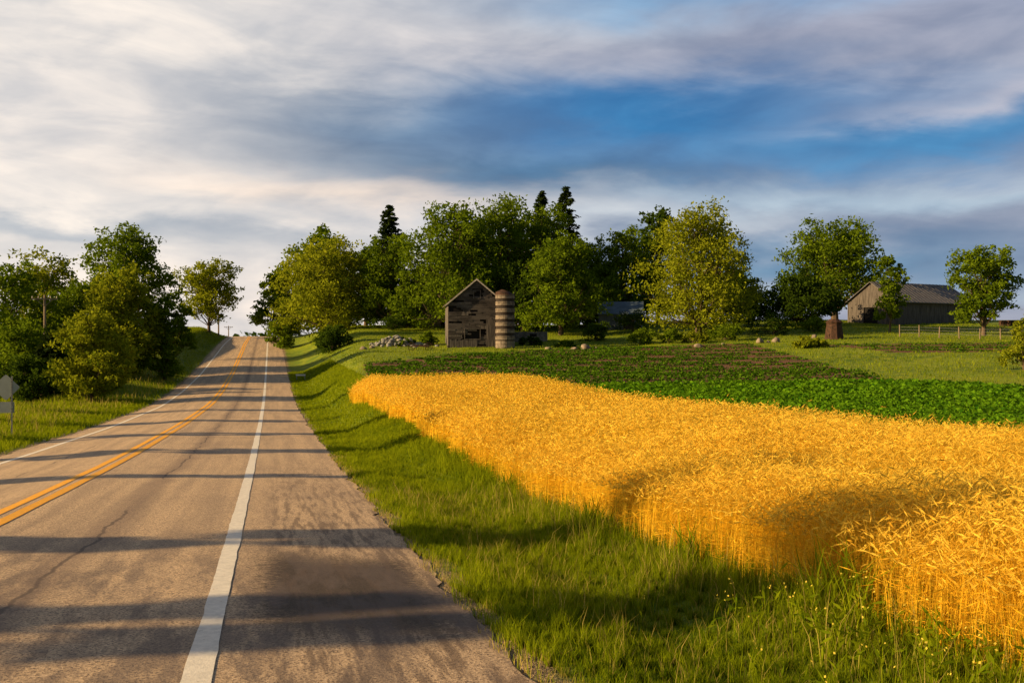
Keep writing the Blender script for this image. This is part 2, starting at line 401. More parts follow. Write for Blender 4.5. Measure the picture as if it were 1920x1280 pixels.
V,Q=rhomb(np.stack([x,y,z],1),a*s,perp(a,rg)*s*.6); A.add(V,Q,np.repeat(rg.uniform(0,1,len(x)),4),0)
A.obj('garden_rows',[M_gard])

# ---------------------------------------------------------------- trees
def envf(shape,t):
    if shape=='round': return np.sqrt(np.clip(1-((t-.40)/.64)**2,0,1))
    if shape=='full': return np.sqrt(np.clip(1-((t-.32)/.74)**2,0,1))
    if shape=='spread': return np.sqrt(np.clip(1-((t-.55)/.68)**2,0,1))
    if shape=='column': return np.clip(np.sqrt(np.clip(1-((t-.45)/.6)**2,0,1)),0,1)
    if shape=='bush': return np.sqrt(np.clip(1-((t-.28)/.76)**2,0,1))
    return 1
def tree(name,x,y,w,ztop,cb=.2,mt=M_mid,n=12000,ls=.26,tr=.3,shape='round',lobes=20,seed=0,scat=.2,lr=(.13,.2)):
    rg=R(seed+int(abs(x)*13+y*7)); z0=float(H(x,y))-.1; Ht=ztop-z0; zc0=z0+Ht*cb; ch=ztop-zc0
    w=w*1.1; lobes=int(lobes*1.25)
    A=Acc(); cen=[]; rad=[]
    for i in range(lobes):
        t=(i+.5)/lobes; e=float(envf(shape,np.float64(t)))
        r=w*rg.uniform(*lr)*(.65+.35*e); r=min(r,ch*.3)
        an=i*2.4+rg.uniform(-.5,.5); rr=max(0,e*w/2-r*.6)*(rg.uniform(.8,1.08) if i%3 else rg.uniform(.1,.6))
        cen.append((x+math.cos(an)*rr,y+math.sin(an)*rr,zc0+r*.7+t*(ch-1.5*r)+rg.uniform(-.3,.3))); rad.append(r)
    cen=np.array(cen); rad=np.array(rad)
    wts=rad**2; wts/=wts.sum()
    for ce,r,wt in zip(cen,rad,wts):
        kk=16; d=runit(kk,rg); d[:,2]=d[:,2]*.85+.12
        cl=ce+d*r*rg.uniform(.5,1.3,kk)[:,None]; cr=rg.uniform(0,1,kk)
        m=int(n*wt); id=rg.randint(0,kk,m)
        P=cl[id]+rg.normal(size=(m,3))*[r*scat*1.2,r*scat*1.2,r*scat*.8]
        a=runit(m,rg); s=ls*rg.uniform(.5,1.2,m)[:,None]
        V,Q=rhomb(P,a*s,perp(a,rg)*s*.55)
        A.add(V,Q,np.repeat(np.clip(cr[id]*.55+rg.uniform(0,.5,m),0,1),4),0)
    top=z0+Ht*.8; k=6
    tp=[(x+rg.normal(0,.12)*i*.5,y+rg.normal(0,.12)*i*.5,z0+(top-z0)*i/(k-1)) for i in range(k)]
    tp=np.array(tp); V,Q=tube(tp,[tr*1.25]+[tr*(1-.85*i/(k-1)) for i in range(1,k)],8); A.add(V,Q,np.full(len(V),.5),1)
    for ce,r in zip(cen,rad):
        zs=max(z0+Ht*max(cb*.6,.1),ce[2]-1.1*math.hypot(ce[0]-x,ce[1]-y)-r*.6); f=min(1,(zs-z0)/(top-z0))
        st=np.array([np.interp(f*(k-1),range(k),tp[:,j]) for j in range(3)])
        mid=(st+ce)/2+[0,0,-.1*r]+rg.normal(size=3)*.12*r
        V,Q=tube([st,mid,ce],[tr*.38*(1-f*.6),tr*.22,tr*.05],5); A.add(V,Q,np.full(len(V),.5),1)
        for q in range(3):
            e2=ce+runit(1,rg)[0]*r*.9; V,Q=tube([mid,(mid+e2)/2+rg.normal(size=3)*.1*r,e2],[tr*.12,tr*.08,tr*.02],4); A.add(V,Q,np.full(len(V),.5),1)
    return A.obj(name,[mt,M_bark])
def spruce(x,y,w,ztop,n=9000,seed=0,mt=None,name='spruce_tree'):
    rg=R(seed+int(abs(x)*11+y)); z0=float(H(x,y))-.1; Ht=ztop-z0; A=Acc()
    nb=int(Ht*12)
    for i in range(nb):
        t=(i+rg.uniform(0,1))/nb; t=.06+.94*t; rr=(w/2)*(1-t)**.75*rg.uniform(.75,1.15)+.2
        an=rg.uniform(0,6.283); m=max(5,int(n/nb*(1.5-t*.8)))
        f=rg.uniform(.1,1,m)**.8
        dx=np.stack([math.cos(an)*f*rr,math.sin(an)*f*rr,-.28*f*rr+.22*rr*f**2.5],1)
        P=np.array([x,y,z0+t*Ht])+dx+rg.normal(size=(m,3))*[.14,.14,.10]
        a=np.tile([math.cos(an),math.sin(an),-.3],(m,1))+rg.normal(size=(m,3))*.5; a/=np.linalg.norm(a,axis=1)[:,None]
        s=rg.uniform(.2,.38,m)[:,None]; V,Q=rhomb(P,a*s,perp(a,rg)*s*.45); A.add(V,Q,np.repeat(rg.uniform(0,1,m),4),0)
    V,Q=tube([(x,y,z0),(x,y,z0+Ht*.5),(x,y,ztop)],[.28,.16,.03],7); A.add(V,Q,np.full(len(V),.5),1)
    return A.obj(name,[mt or M_spr,M_bark])

# left side
tree('young_maple_tree',-30.4,72,5.0,2.2,.02,M_lit,13000,.15,.14,'full',22)
tree('young_maple_tree',-37.2,95,7.4,7.0,.04,M_lit,15000,.2,.2,'full',24)
tree('young_maple_tree',-33.8,97,5.0,4.6,.03,M_mid,9000,.19,.18,'full',16)
tree('maple_tree',-42.5,99,7,6.4,.05,M_mid,11000,.2,.2,'full',20)
tree('poplar_tree',-48.2,125,10.3,14.4,.25,M_mid,14000,.24,.3,'round',26,scat=.17)
tree('maple_tree',-46.5,92,8,7.6,.05,M_mid,13000,.2,.25,'full',22)
tree('maple_tree',-50.0,107,9,9.4,.05,M_lit,13000,.22,.25,'full',22,seed=3)
tree('maple_tree',-40.2,82,6,1.8,.02,M_mid,9000,.18,.18,'bush',18)
tree('maple_tree',-44.0,110,7,4.0,.03,M_dark,8000,.22,.18,'bush',18)
tree('shrub',-37.0,76,4.5,-1.2,.03,M_dark,6000,.15,.1,'bush',14)
tree('shrub',-33.5,80,3.6,-2.6,.03,M_lit,4500,.14,.08,'bush',12)
spruce(-36.5,79,4.2,.6,5000)
tree('apple_tree',-56.3,185,10.0,15.0,.15,M_lit,9500,.3,.28,'spread',26,scat=.2,lr=(.12,.18))
# middle farmstead
tree('maple_tree',-43.5,190,9,14.8,.03,M_mid,12000,.34,.3,'full',20)
tree('maple_tree',-36,188,12,21,.04,M_mid,15000,.34,.4,'full',26)
tree('maple_tree',-28.0,150,13.6,16,.02,M_lit,19000,.27,.35,'full',28)
tree('maple_tree',-31,168,10,13,.02,M_dark,9000,.32,.3,'full',18)
spruce(-21.6,175,12,23.8,13000)
tree('maple_tree',-17.8,147,8.8,15.8,.02,M_mid,14000,.26,.3,'full',22)
tree('maple_tree',-23.5,160,9,15.,.02,M_dark,11000,.3,.3,'full',20)
tree('maple_tree',-8.2,140,12.8,19.8,.02,M_mid,20000,.27,.45,'full',32)
tree('maple_tree',-1.5,146,12.5,21,.02,M_mid,18000,.27,.45,'full',28)
tree('maple_tree',4.2,152,12,20.6,.02,M_mid,15000,.28,.4,'full',24)
tree('maple_tree',-11.5,163,9,14,.02,M_dark,9000,.32,.4,'full',18)
tree('maple_tree',-5,158,12,19,.02,M_dark,12000,.32,.4,'full',20)
tree('maple_tree',1.5,137,8,11,.02,M_dark,9000,.26,.3,'full',18)
spruce(4.9,166,10.5,24.9,9000); spruce(8.8,163,11,25.2,10000,seed=5)
tree('maple_tree',6.4,130,10,14,.02,M_mid,15000,.24,.3,'full',26,seed=4)
tree('maple_tree',11.5,147,8.5,14.5,.02,M_mid,11000,.27,.3,'full',18)
tree('maple_tree',17.2,152,10,17.2,.02,M_mid,14000,.28,.35,'full',24)
tree('maple_tree',13.5,156,9,12,.02,M_dark,8000,.3,.3,'full',16)
tree('pine_tree',23.4,160,8.5,21.6,.03,M_dark,11000,.3,.35,'full',22)
tree('willow_tree',22.5,120,12.2,16.2,.02,M_lit,25000,.22,.4,'full',36,scat=.22)
tree('maple_tree',30.5,136,7.5,9.8,.02,M_dark,10000,.25,.3,'full',18)
tree('maple_tree',48.6,150,12.6,18.2,.12,M_mid,18000,.28,.5,'spread',32)
tree('maple_tree',39.5,136,9,9.4,.02,M_dark,12000,.25,.25,'full',20)
tree('birch_tree',45.9,121,3.8,10.5,.15,M_mid,4500,.2,.13,'round',16,scat=.2)
tree('apple_tree',54.5,115,6.8,10.9,.14,M_mid,10000,.22,.25,'spread',22)
tree('maple_tree',52.8,95,5.5,10.2,.1,M_lit,8000,.18,.22,'full',18)
tree('maple_tree',68,120,9,11,.02,M_mid,9000,.24,.3,'full',18)
tree('shrub',36.0,70,2.6,1.5,.05,M_lit,3500,.12,.08,'bush',12)
tree('shrub',-21.7,120,4.2,1.9,.02,M_dark,6000,.16,.1,'bush',14)
tree('shrub',-35,152,5,3.6,.02,M_mid,5000,.2,.1,'bush',12)
for k_,(sx,sy,sw,sh,mm) in enumerate([(14.5,112,3,1.9,M_mid),(17.5,111,2.5,1.6,M_mid),(24,112,4,2.0,M_mid),(28,95,2.2,1.0,M_lit),(29.5,96,1.8,.8,M_lit),(-12,112,2.5,.9,M_mid),(2.2,112,2.4,.9,M_dark),(6,110,2.2,.8,M_mid),(31,118,5,3,M_dark),(-9.5,113,2,1.4,M_mid),(10,118,3,2.6,M_dark),(62,112,6,3.6,M_mid),(20,110,3,1.3,M_lit),(16,132,5,3.0,M_dark),(-17,140,5,2.5,M_dark),(37,122,4,2,M_mid),(67,104,5,2.5,M_mid),(-1.9,122,3,2,M_dark)]):
    tree('shrub',sx,sy,sw,float(H(sx,sy))+sh*.9,.02,mm,2600,.13,.06,'bush',10,seed=k_)
# roadside trees left of the view, throwing their shadows over the road
SUNA=math.radians(14); SUNE=math.radians(18.)
for k_,(yr,ww,hh,dd) in enumerate([(7.4,2.3,12,21),(12.2,1.9,11,19),(22,1.5,9.5,22),(30,2.2,10.5,20),(39,2.2,11.5,22),(49,2.6,11,23),(60,3.0,13,25),(75,3.6,12.5,26)]):
    xr=-4-SL*yr; xt=xr-dd; yt=yr-dd*math.tan(SUNA)
    tree('poplar_tree',xt,yt,ww,float(H(xt,yt))+hh,.12,M_mid,5000,.22,.16,'column',18,seed=k_)
# distant tree line
rg=R(77); A=Acc(); n=26000
xx=rg.uniform(-800,900,n); yd=rg.uniform(600,760,n); hh=9+5*np.sin(xx*.03)+4*np.sin(xx*.11+1)
P=np.stack([xx,yd,H(xx,yd)+rg.uniform(0,1,n)*hh],1); a=runit(n,rg); s=rg.uniform(1,2.6,n)[:,None]
V,Q=rhomb(P,a*s,perp(a,rg)*s*.7); A.add(V,Q,np.repeat(rg.uniform(0,1,n),4),0); A.obj('distant_treeline',[M_dark])

# ---------------------------------------------------------------- buildings
m_wood=simple('weathered_boards',(.105,.088,.080),(.026,.021,.019),1.1,stretch=(.5,1,2),bump=.4)
m_woodv=simple('weathered_vertical_boards',(.16,.135,.12),(.06,.05,.044),2.0,stretch=(4,4,.3),bump=.4)
m_dark=simple('dark_interior',(.012,.010,.009))
m_shing=simple('old_shingles',(.17,.13,.10),(.07,.055,.045),3,bump=.4)
m_pale=simple('pale_trim',(.60,.52,.43),(.38,.32,.26),4)
m_metal=simple('metal_roof',(.15,.135,.13),(.085,.075,.07),.7,rough=.5,stretch=(3,3,.3))
m_conc=simple('concrete',(.27,.215,.165),(.11,.088,.07),3,bump=.3)
m_concd=simple('dark_concrete',(.055,.043,.036),(.025,.02,.017),4)
m_rust=simple('rusty_steel',(.085,.04,.025),(.03,.018,.012),5)
m_stone=simple('field_stone',(.30,.235,.17),(.14,.11,.085),2,bump=.6)
# old barn
bx,by=-4.3,113; bz=float(H(bx,by-3.3))-.15; rz=math.radians(6)
barn=empty('old_wooden_barn',(bx,by,bz),rz)
W2,L2,EV,PK=3.1,4.0,4.9,7.5
B=MB()
B.poly([(-W2+.1,-L2+.15,0),(W2-.1,-L2+.15,0),(W2-.1,-L2+.15,EV),(0,-L2+.15,PK-.1),(-W2+.1,-L2+.15,EV)],0)
B.poly([(-W2+.1,L2-.1,0),(W2-.1,L2-.1,0),(W2-.1,L2-.1,EV),(0,L2-.1,PK-.1),(-W2+.1,L2-.1,EV)],0)
for s in (-1,1): B.poly([(s*(W2-.12),-L2+.16,0),(s*(W2-.12),L2-.11,0),(s*(W2-.12),L2-.11,EV),(s*(W2-.12),-L2+.16,EV)],0)
B.obj('interior',[m_dark],barn)
rg=R(8); B=MB(); bh=.21; nrow=int(PK/bh)
for r in range(nrow):
    z=r*bh+bh/2; hw=W2 if z+bh/2<EV else W2*(PK-z-bh/2)/(PK-EV)
    if hw<.15: continue
    xx=-hw
    while xx<hw-.05:
        L=min(rg.uniform(.7,1.6),hw-xx); x1=xx+L
        mid=(xx+x1)/2; hole=False
        if 1.0<z<2.1 and -1.2<mid<.7: hole=rg.uniform()<.9
        if 5.55<z<6.25 and abs(mid-.05)<.5: hole=True
        if math.sin(mid*2.1+z*1.7)*math.sin(z*2.6-mid*.8+1)>.62: hole=rg.uniform()<.75
        if rg.uniform()<.03: hole=True
        if not hole:
            B.box(mid,-L2+rg.uniform(-.02,.015),z,L-.012,.035,bh-rg.uniform(.008,.02),0 if rg.uniform()<.93 else 1,0,rg.normal(0,.006)+(rg.normal(0,.05) if rg.uniform()<.08 else 0))
        xx=x1
for k_ in range(9): B.box(1.15+k_*.2,-L2-.045,1.6+rg.uniform(-.1,.1),.17,.03,3.2+rg.uniform(-.3,.2),1)
for k_ in range(16): B.box(-2.85+k_*.19,-L2-.045,.45,.16,.03,.9+rg.uniform(-.2,.25),1)
B.obj('front_siding',[m_wood,m_woodv],barn)
B=MB()
for s in (-1,1):
    yv=-L2+.06
    while yv<L2-.1:
        B.box(s*W2,yv+.1,EV/2,.035,.18,EV-rg.uniform(0,.12),0); yv+=.2
B.obj('side_siding',[m_woodv],barn)
B=MB()
for s in (-1,1):
    a=Vector((0,-L2-.3,PK+.06)); e=Vector((s*(W2+.32),-L2-.3,EV-.2))
    B.prism([a,e,e+Vector((0,0,.09)),a+Vector((0,0,.09))],(0,2*L2+.6,0),0)
    B.prism([a+Vector((0,-.03,-.12)),e+Vector((0,-.03,-.12)),e+Vector((0,-.03,.06)),a+Vector((0,-.03,.06))],(0,.028,0),1)
B.obj('roof',[m_shing,m_pale],barn)
B=MB()
for (xx,zz,w_,h_) in ((.05,5.9,.75,.8),(-.45,1.55,1.7,1.1)):
    B.box(xx-w_/2,-L2-.05,zz,.07,.06,h_,0); B.box(xx+w_/2,-L2-.05,zz,.07,.06,h_,0); B.box(xx,-L2-.05,zz+h_/2+.035,w_+.14,.06,.07,0); B.box(xx,-L2-.05,zz-h_/2-.035,w_+.14,.06,.07,0)
B.box(0,0,.05,2*W2+.1,2*L2+.1,.5,1)
B.obj('window_frames_and_footing',[m_woodv,m_concd],barn)
# silo
sx,sy=-.75,107.5; sz=float(H(sx,sy))-.2
silo=empty('old_stave_silo',(sx,sy,sz)); B=MB(); n=32; lv=np.linspace(0,6.1,31)
B.tube([(0,0,z) for z in lv],[1.0]*31,n,0)
me_o=B.obj('wall',[m_concd],silo)
for v in me_o.data.vertices:
    a=math.atan2(v.co.y,v.co.x)
    if v.co.z>5.95: v.co.z+= -.25+.3*math.sin(a*3+1)+.12*math.sin(a*7)
B=MB()
for k_ in range(8):
    z=.55+k_*.74; h=.40 if k_ else 1.0
    if k_==0: z=.5
    B.tube([(0,0,z-h/2),(0,0,z-h/2+.01),(0,0,z+h/2-.01),(0,0,z+h/2)],[1.0,1.045,1.045,1.0],n,0)
B.obj('stave_rings',[m_conc],silo)
B=MB()
for k_ in range(16):
    z=.25+k_*.37; B.tube([(0,0,z-.015),(0,0,z+.015)],[1.06,1.06],n,0)
B.tube([(0,0,5.9),(0,0,6.05),(.1,0,6.4)],[1.07,1.02,.45],n,1)
B.obj('hoops_and_cap',[m_rust,m_rust],silo)
# right barn
cx,cy=53.2,138.; ang=math.atan2(4.2,7); rb=empty('long_grey_barn',(cx,cy,float(H(cx,cy))-.3),ang)
LL,WW,E2,P2=17.,8.2,3.7,6.4; B=MB(); rg=R(9)
B.poly([(.12,.12,0),(LL-.1,.12,0),(LL-.1,.12,E2),(.12,.12,E2)],0); B.poly([(.12,WW-.1,0),(LL-.1,WW-.1,0),(LL-.1,WW-.1,E2),(.12,WW-.1,E2)],0)
for xx in (.12,LL-.1): B.poly([(xx,.12,0),(xx,WW-.1,0),(xx,WW-.1,E2),(xx,WW/2,P2-.1),(xx,.12,E2)],0)
B.obj('interior',[m_dark],rb)
B=MB(); xx=0
while xx<LL: B.box(xx+.12,0,E2/2,.22,.04,E2-rg.uniform(0,.1),0,0,rg.normal(0,.006)); xx+=.25
yv=.05
while yv<WW-.05:
    top=E2+(P2-E2)*(1-abs(yv+.1-WW/2)/(WW/2))-.1; z0=0
    if 3.0<yv<5.4: z0=2.9
    for q in (0,LL): B.box(q,yv+.1,(top+(z0 if q==0 else 0))/2,.04,.2,top-(z0 if q==0 else 0),0)
    yv+=.23
B.box(-.05,2.9,1.45,.05,.12,2.9,0); B.box(-.05,5.5,1.45,.05,.12,2.9,0); B.box(-.05,4.2,2.96,.05,2.8,.12,0)
B.obj('board_siding',[m_woodv],rb)
B=MB()
for a,e in ((Vector((-.4,WW/2,P2+.02)),Vector((-.4,-.5,E2-.28))),(Vector((-.4,WW/2,P2+.02)),Vector((-.4,WW+.5,E2-.28)))):
    B.prism([a,e,e+Vector((0,0,.1)),a+Vector((0,0,.1))],(LL+.8,0,0),0)
xx=0
while xx<LL:
    B.prism([(xx,WW/2,P2+.125),(xx,-.5,E2-.175),(xx,-.5,E2-.13),(xx,WW/2,P2+.17)],(.05,0,0),0); xx+=.8
B.obj('metal_roof',[m_metal],rb)
# farmhouse
m_brick,t,b=mat('brick'); 
br=t.new('ShaderNodeTexBrick'); t.put(br.inputs['Vector'],t.objc()); br.inputs['Color1'].default_value=(.26,.08,.045,1); br.inputs['Color2'].default_value=(.17,.055,.035,1); br.inputs['Mortar'].default_value=(.3,.25,.2,1); br.inputs['Scale'].default_value=4; t.put(b.inputs['Base Color'],br.outputs[0])
m_glass=simple('window_glass',(.03,.035,.045),(.05,.055,.06),1,rough=.1); m_white=simple('white_paint',(.72,.68,.62),(.6,.56,.5),5)
fx,fy=-15.,153; fh=empty('brick_farmhouse',(fx,fy,float(H(fx,fy))-.3),.05); B=MB()
B.box(0,0,2.2,8,7,4.4,0); B.prism([(-4,-3.5,4.4),(4,-3.5,4.4),(0,-3.5,7)],(0,7,0),0); B.obj('walls',[m_brick],fh)
B=MB()
for s in (-1,1): B.prism([(0,-3.9,7.1),(s*4.5,-3.9,4.15),(s*4.5,-3.9,4.35),(0,-3.9,7.3)],(0,7.8,0),0)
B.box(-.2,-4.6,3.1,5.5,2.2,.15,0); B.obj('roof',[m_shing],fh)
B=MB()
for xx in (-2.7,-1.5,-.3,.9,2.2):
    B.box(xx,-3.54,2.0,.9,.08,1.4,1); B.box(xx,-3.60,2.0,.78,.06,1.28,0); B.box(xx,-3.65,2.0,.06,.05,1.28,1); B.box(xx,-3.65,2.0,.78,.05,.06,1)
for xx in (-2.8,-.2,2.4): B.box(xx,-5.6,1.5,.16,.16,3.0,1)
B.obj('porch_and_windows',[m_glass,m_white],fh)
# metal shed
m_blue=simple('galvanised_sheet',(.17,.18,.20),(.11,.12,.13),1,rough=.5,stretch=(6,6,.2))
hx,hy=15.4,141; sh=empty('metal_shed',(hx,hy,float(H(hx,hy-2))-.2),math.radians(-8)); B=MB()
B.box(0,0,1.2,6,5,2.4,0); B.prism([(-3,-2.5,2.4),(-3,2.5,2.4),(-3,0,4.0)],(6,0,0),0)
for k_ in range(20): B.box(-2.9+k_*.305,-2.53,1.2,.05,.05,2.4,0)
B.obj('walls',[m_blue],sh); B=MB()
for s in (-1,1): B.prism([(-3.2,0,4.1),(-3.2,s*2.8,2.3),(-3.2,s*2.8,2.38),(-3.2,0,4.18)],(6.4,0,0),0)
B.box(1.2,-2.58,1.0,1.5,.05,2.0,1); B.obj('roof_and_door',[simple('shed_roof',(.12,.16,.20),(.08,.11,.14),1,rough=.6),m_concd],sh)
# stone foundation ruin
qx,qy=2.0,118.; zz=float(H(qx,qy))-.2; B=MB(); B.box(0,0,.7,4.4,.4,1.4,0); B.box(-2.1,1.8,.6,.35,3.2,1.2,0); B.box(2.0,1.5,.5,.35,2.6,1.0,0); B.box(.5,-.12,1.0,.8,.3,.35,1)
B.obj('concrete_foundation_wall',[m_conc,m_dark],None,(qx,qy,zz),.1)

# ---------------------------------------------------------------- rocks
def ico_np(sub=2):
    import bmesh
    bm=bmesh.new(); bmesh.ops.create_icosphere(bm,subdivisions=sub,radius=1); V=np.array([v.co[:] for v in bm.verts]); F=np.array([[v.index for v in f.verts] for f in bm.faces]); bm.free(); return V,F
IV,IF=ico_np(2)
def rock(rg,s):
    V=IV*np.array([s*rg.uniform(.8,1.5),s*rg.uniform(.7,1.1),s*rg.uniform(.45,.8)])
    f=rg.normal(size=(8,3)); 
    for d in f:
        d=d/np.linalg.norm(d); lim=s*rg.uniform(.4,.7); k=V@d; V=V-np.outer(np.clip(k-lim,0,None),d)
    return V+rg.normal(size=V.shape)*s*.03
rg=R(41)
for (x,y,s) in ((7.6,104,.75),(6.6,105,.4),(19.3,103,.5),(26.4,106,.6),(28.3,107,.65),(27.3,106,.3),(3.8,105,.35),(9,106,.3),(-16,106,.4),(-15.2,108,.35),(22,104,.3),(34,112,.45)):
    V=rock(rg,s)+[x,y,float(H(x,y))+s*.2]; np_obj('boulder',V,IF,[m_stone])
VV=[];FF=[];n0=0
for k_ in range(170):
    x=rg.normal(-12.9,1.7); y=rg.normal(112,1.0); s=rg.uniform(.14,.36); hgt=1.1*math.exp(-((x+12.9)/2.3)**2-((y-112)/1.5)**2)*rg.uniform(.2,1)
    V=rock(rg,s)+[x,y,float(H(x,y))+hgt]; VV.append(V); FF.append(IF+n0); n0+=len(V)
np_obj('stone_pile',np.concatenate(VV),np.concatenate(FF),[simple('pale_field_stone',(.36,.34,.31),(.15,.14,.13),1.2)])

# ---------------------------------------------------------------- signs, poles, fence
m_alu=simple('sign_back_aluminium',(.36,.38,.36),(.30,.32,.30),3,rough=.5,metal=.3); m_post=simple('galvanised_post',(.30,.30,.28),(.2,.2,.19),6,rough=.5)
x,y=-20.1,40; z=float(H(x,y)); s=empty('warning_sign',(x,y,z),math.radians(10))
B=MB(); B.box(0,0,1.2,.055,.04,2.5,0); 
for k_ in range(20): B.box(0,-.022,.25+k_*.11,.018,.004,.018,1)
B.obj('post',[m_post,m_dark],s)
B=MB(); d=.53; r=.07; cpt=[]
for q in range(4):
    a0=q*math.pi/2
    for da in (-.13,0,.13): 
        rr=d*(.965 if da==0 else .9); cpt.append((math.cos(a0+da)*rr-.22,0,2.0+math.sin(a0+da)*rr))
B.prism(cpt,(0,.01,0),0); B.prism([(p_[0],.011,p_[2]) for p_ in cpt],(0,.004,0),1)
B.obj('diamond_panel',[m_alu,simple('yellow_sign_face',(.8,.55,.03),(.75,.5,.03))],s)
B=MB(); B.box(-.22,.02,1.2,.62,.012,.44,0); B.box(-.22,.03,1.2,.62,.006,.44,1); B.box(0,-.01,1.2,.09,.05,.06,0); B.obj('advisory_plate',[m_alu,simple('plate_face',(.8,.55,.03))],s)
m_pole=simple('pole_wood',(.26,.19,.13),(.15,.11,.08),5,stretch=(1,1,.2))
for (x,y,zt) in ((-41.3,88,4.1),(-56.3,191,6.7),(-72.6,255,4.0)):
    z=float(H(x,y)); h=zt-z; P_=empty('utility_pole',(x,y,z),.24); B=MB(); B.tube([(0,0,-.3),(0,0,h)],[.16,.10],8,0); B.obj('pole',[m_pole],P_)
    B=MB(); B.box(0,-.12,h-.35,2.2,.1,.12,0)
    for q in (-1,-.5,.5,1): B.tube([(q,-.12,h-.29),(q,-.12,h-.22),(q,-.12,h-.1)],[.03,.05,.03],6,1)
    B.box(.4,-.1,h-.65,.9,.03,.05,0,0,.75); B.box(-.4,-.1,h-.65,.9,.03,.05,0,0,-.75)
    B.obj('crossarm',[m_pole,m_pale],P_)
fc=empty('wire_fence',(0,0,0)); B=MB(); rg=R(51); pts=[]
for k_ in range(14):
    x=44+k_*1.9; y=113-k_*.8; z=float(H(x,y)); pts.append((x,y,z)); hh=rg.uniform(1.15,1.5)
    B.tube([(x,y,z-.2),(x+rg.normal(0,.04),y,z+hh)],[.075,.06],6,0)
for a,b_ in zip(pts[:-1],pts[1:]):
    for hz in (.45,.8,1.1): B.tube([(a[0],a[1],a[2]+hz),(b_[0],b_[1],b_[2]+hz)],[.012,.012],4,1)
B.obj('posts_and_wire',[m_pole,m_post],fc)
x,y=-20.8,98; z=float(H(x,y)); B=MB(); B.box(0,0,.55,.95,.04,.16,0)
for q in (-.4,.4): B.box(q,.045,.3,.06,.05,.62,1)
B.obj('white_marker_board',[m_white,m_post],None,(x,y,z),0)
# rusty hopper bin
x,y=35.6,110; z=float(H(x,y)); B=MB()
B.tube([(0,0,.0),(0,0,.5),(0,0,1.9),(0,0,2.1)],[1.15,1.0,.8,.9],10,0); B.tube([(0,0,2.1),(0,0,2.45)],[.95,.5],10,0)
for q in range(4): B.box(.95*math.cos(q*1.571+.7),.95*math.sin(q*1.571+.7),.35,.1,.1,.9,0)
B.obj('rusty_feed_hopper',[m_rust],None,(x,y,z-.25))
def wheel(B,cx,cy,cz,r,m=0,ax='x',n=14):
    pts=[]
    for k_ in range(n+1):
        a=k_*2*math.pi/n; pts.append((cx,cy+r*math.cos(a),cz+r*math.sin(a)) if ax=='x' else (cx+r*math.cos(a),cy,cz+r*math.sin(a)))
    B.tube(pts,[.03]*(n+1),5,m)
    for k_ in range(0,n,2): B.tube([(cx,cy,cz),pts[k_]],[.015,.015],4,m)
x,y=-9.6,104.; z=float(H(x,y)); B=MB(); wheel(B,-.9,0,.4,.4,0,'y'); wheel(B,.9,0,.4,.4,0,'y'); B.tube([(-1.1,0,.42),(1.1,0,.42)],[.04,.04],6); B.box(0,-.3,.5,1.6,.08,.08,0); B.tube([(0,0,.45),(1.6,-.3,.2)],[.04,.03],6)
for k_ in range(8): B.tube([(-.8+k_*.23,-.3,.5),(-.8+k_*.23,-.55,.3),(-.8+k_*.23,-.4,.08)],[.015]*3,4)
B.obj('old_hay_rake',[m_rust],None,(x,y,z))
x,y=60.5,119.; z=float(H(x,y)); wg=empty('farm_wagon',(x,y,z),.3); B=MB(); B.box(0,0,1.0,4,1.8,.12,0); B.box(0,-.88,1.35,4,.05,.5,0); B.box(0,.88,1.35,4,.05,.5,0); B.box(-1.97,0,1.35,.05,1.7,.5,0); B.tube([(-2,0,.8),(-3.6,0,.5)],[.05,.04],6); B.obj('wagon_bed',[m_rust],wg)
B=MB(); [wheel(B,a,b_,.42,.42,0,'y') for a in (-1.3,1.3) for b_ in (-.8,.8)]; B.obj('wheels',[m_concd],wg)

# flowering weeds at the front
rg=R(61); A=Acc(); n=170
c_=rg.normal(4.6,.45,n); y=rg.uniform(5.3,9,n); x=c_-SL*y
P=np.stack([x,y,H(x,y)],1); V,Q,T=blades(P,rg.uniform(.25,.5,n),np.full(n,.006),rg,.25); A.add(V,Q,np.repeat(rg.uniform(.3,1,n),6),0)
for q in range(5):
    a=runit(n,rg); k=rg.uniform(0,1,n)<.3; V,Q=rhomb((T+rg.normal(size=(n,3))*.018)[k],a[k]*.011,perp(a[k],rg)*.008); A.add(V,Q,np.full(len(V),.8),1)
    hh=rg.uniform(.2,.9,n)[:,None]; V,Q=rhomb(P+(T-P)*hh+a*.04,a*.06,perp(a,rg)*.012); A.add(V,Q,np.repeat(rg.uniform(0,.6,n),4),0)
A.obj('yellow_wildflowers',[M_grass,leafmat('yellow_petals',(.6,.42,.03),(.7,.55,.08),.3)])
A=Acc()
for (c0,y0,hh,nn) in ((4.9,8.6,.8,70),(4.9,11.5,.6,50),(4.7,14.5,.6,50),(4.8,20,.55,60),(4.8,25,.5,60)):
    x0=c0-SL*y0; P=np.tile([x0,y0,float(H(x0,y0))],(nn,1))+rg.normal(size=(nn,3))*[.14,.14,0]
    V,Q,T=blades(P,rg.uniform(.4,1,nn)*hh,np.full(nn,.022),rg,.7); A.add(V,Q,np.repeat(rg.uniform(0,.6,nn),6),0)
A.obj('tall_weeds',[M_grass])

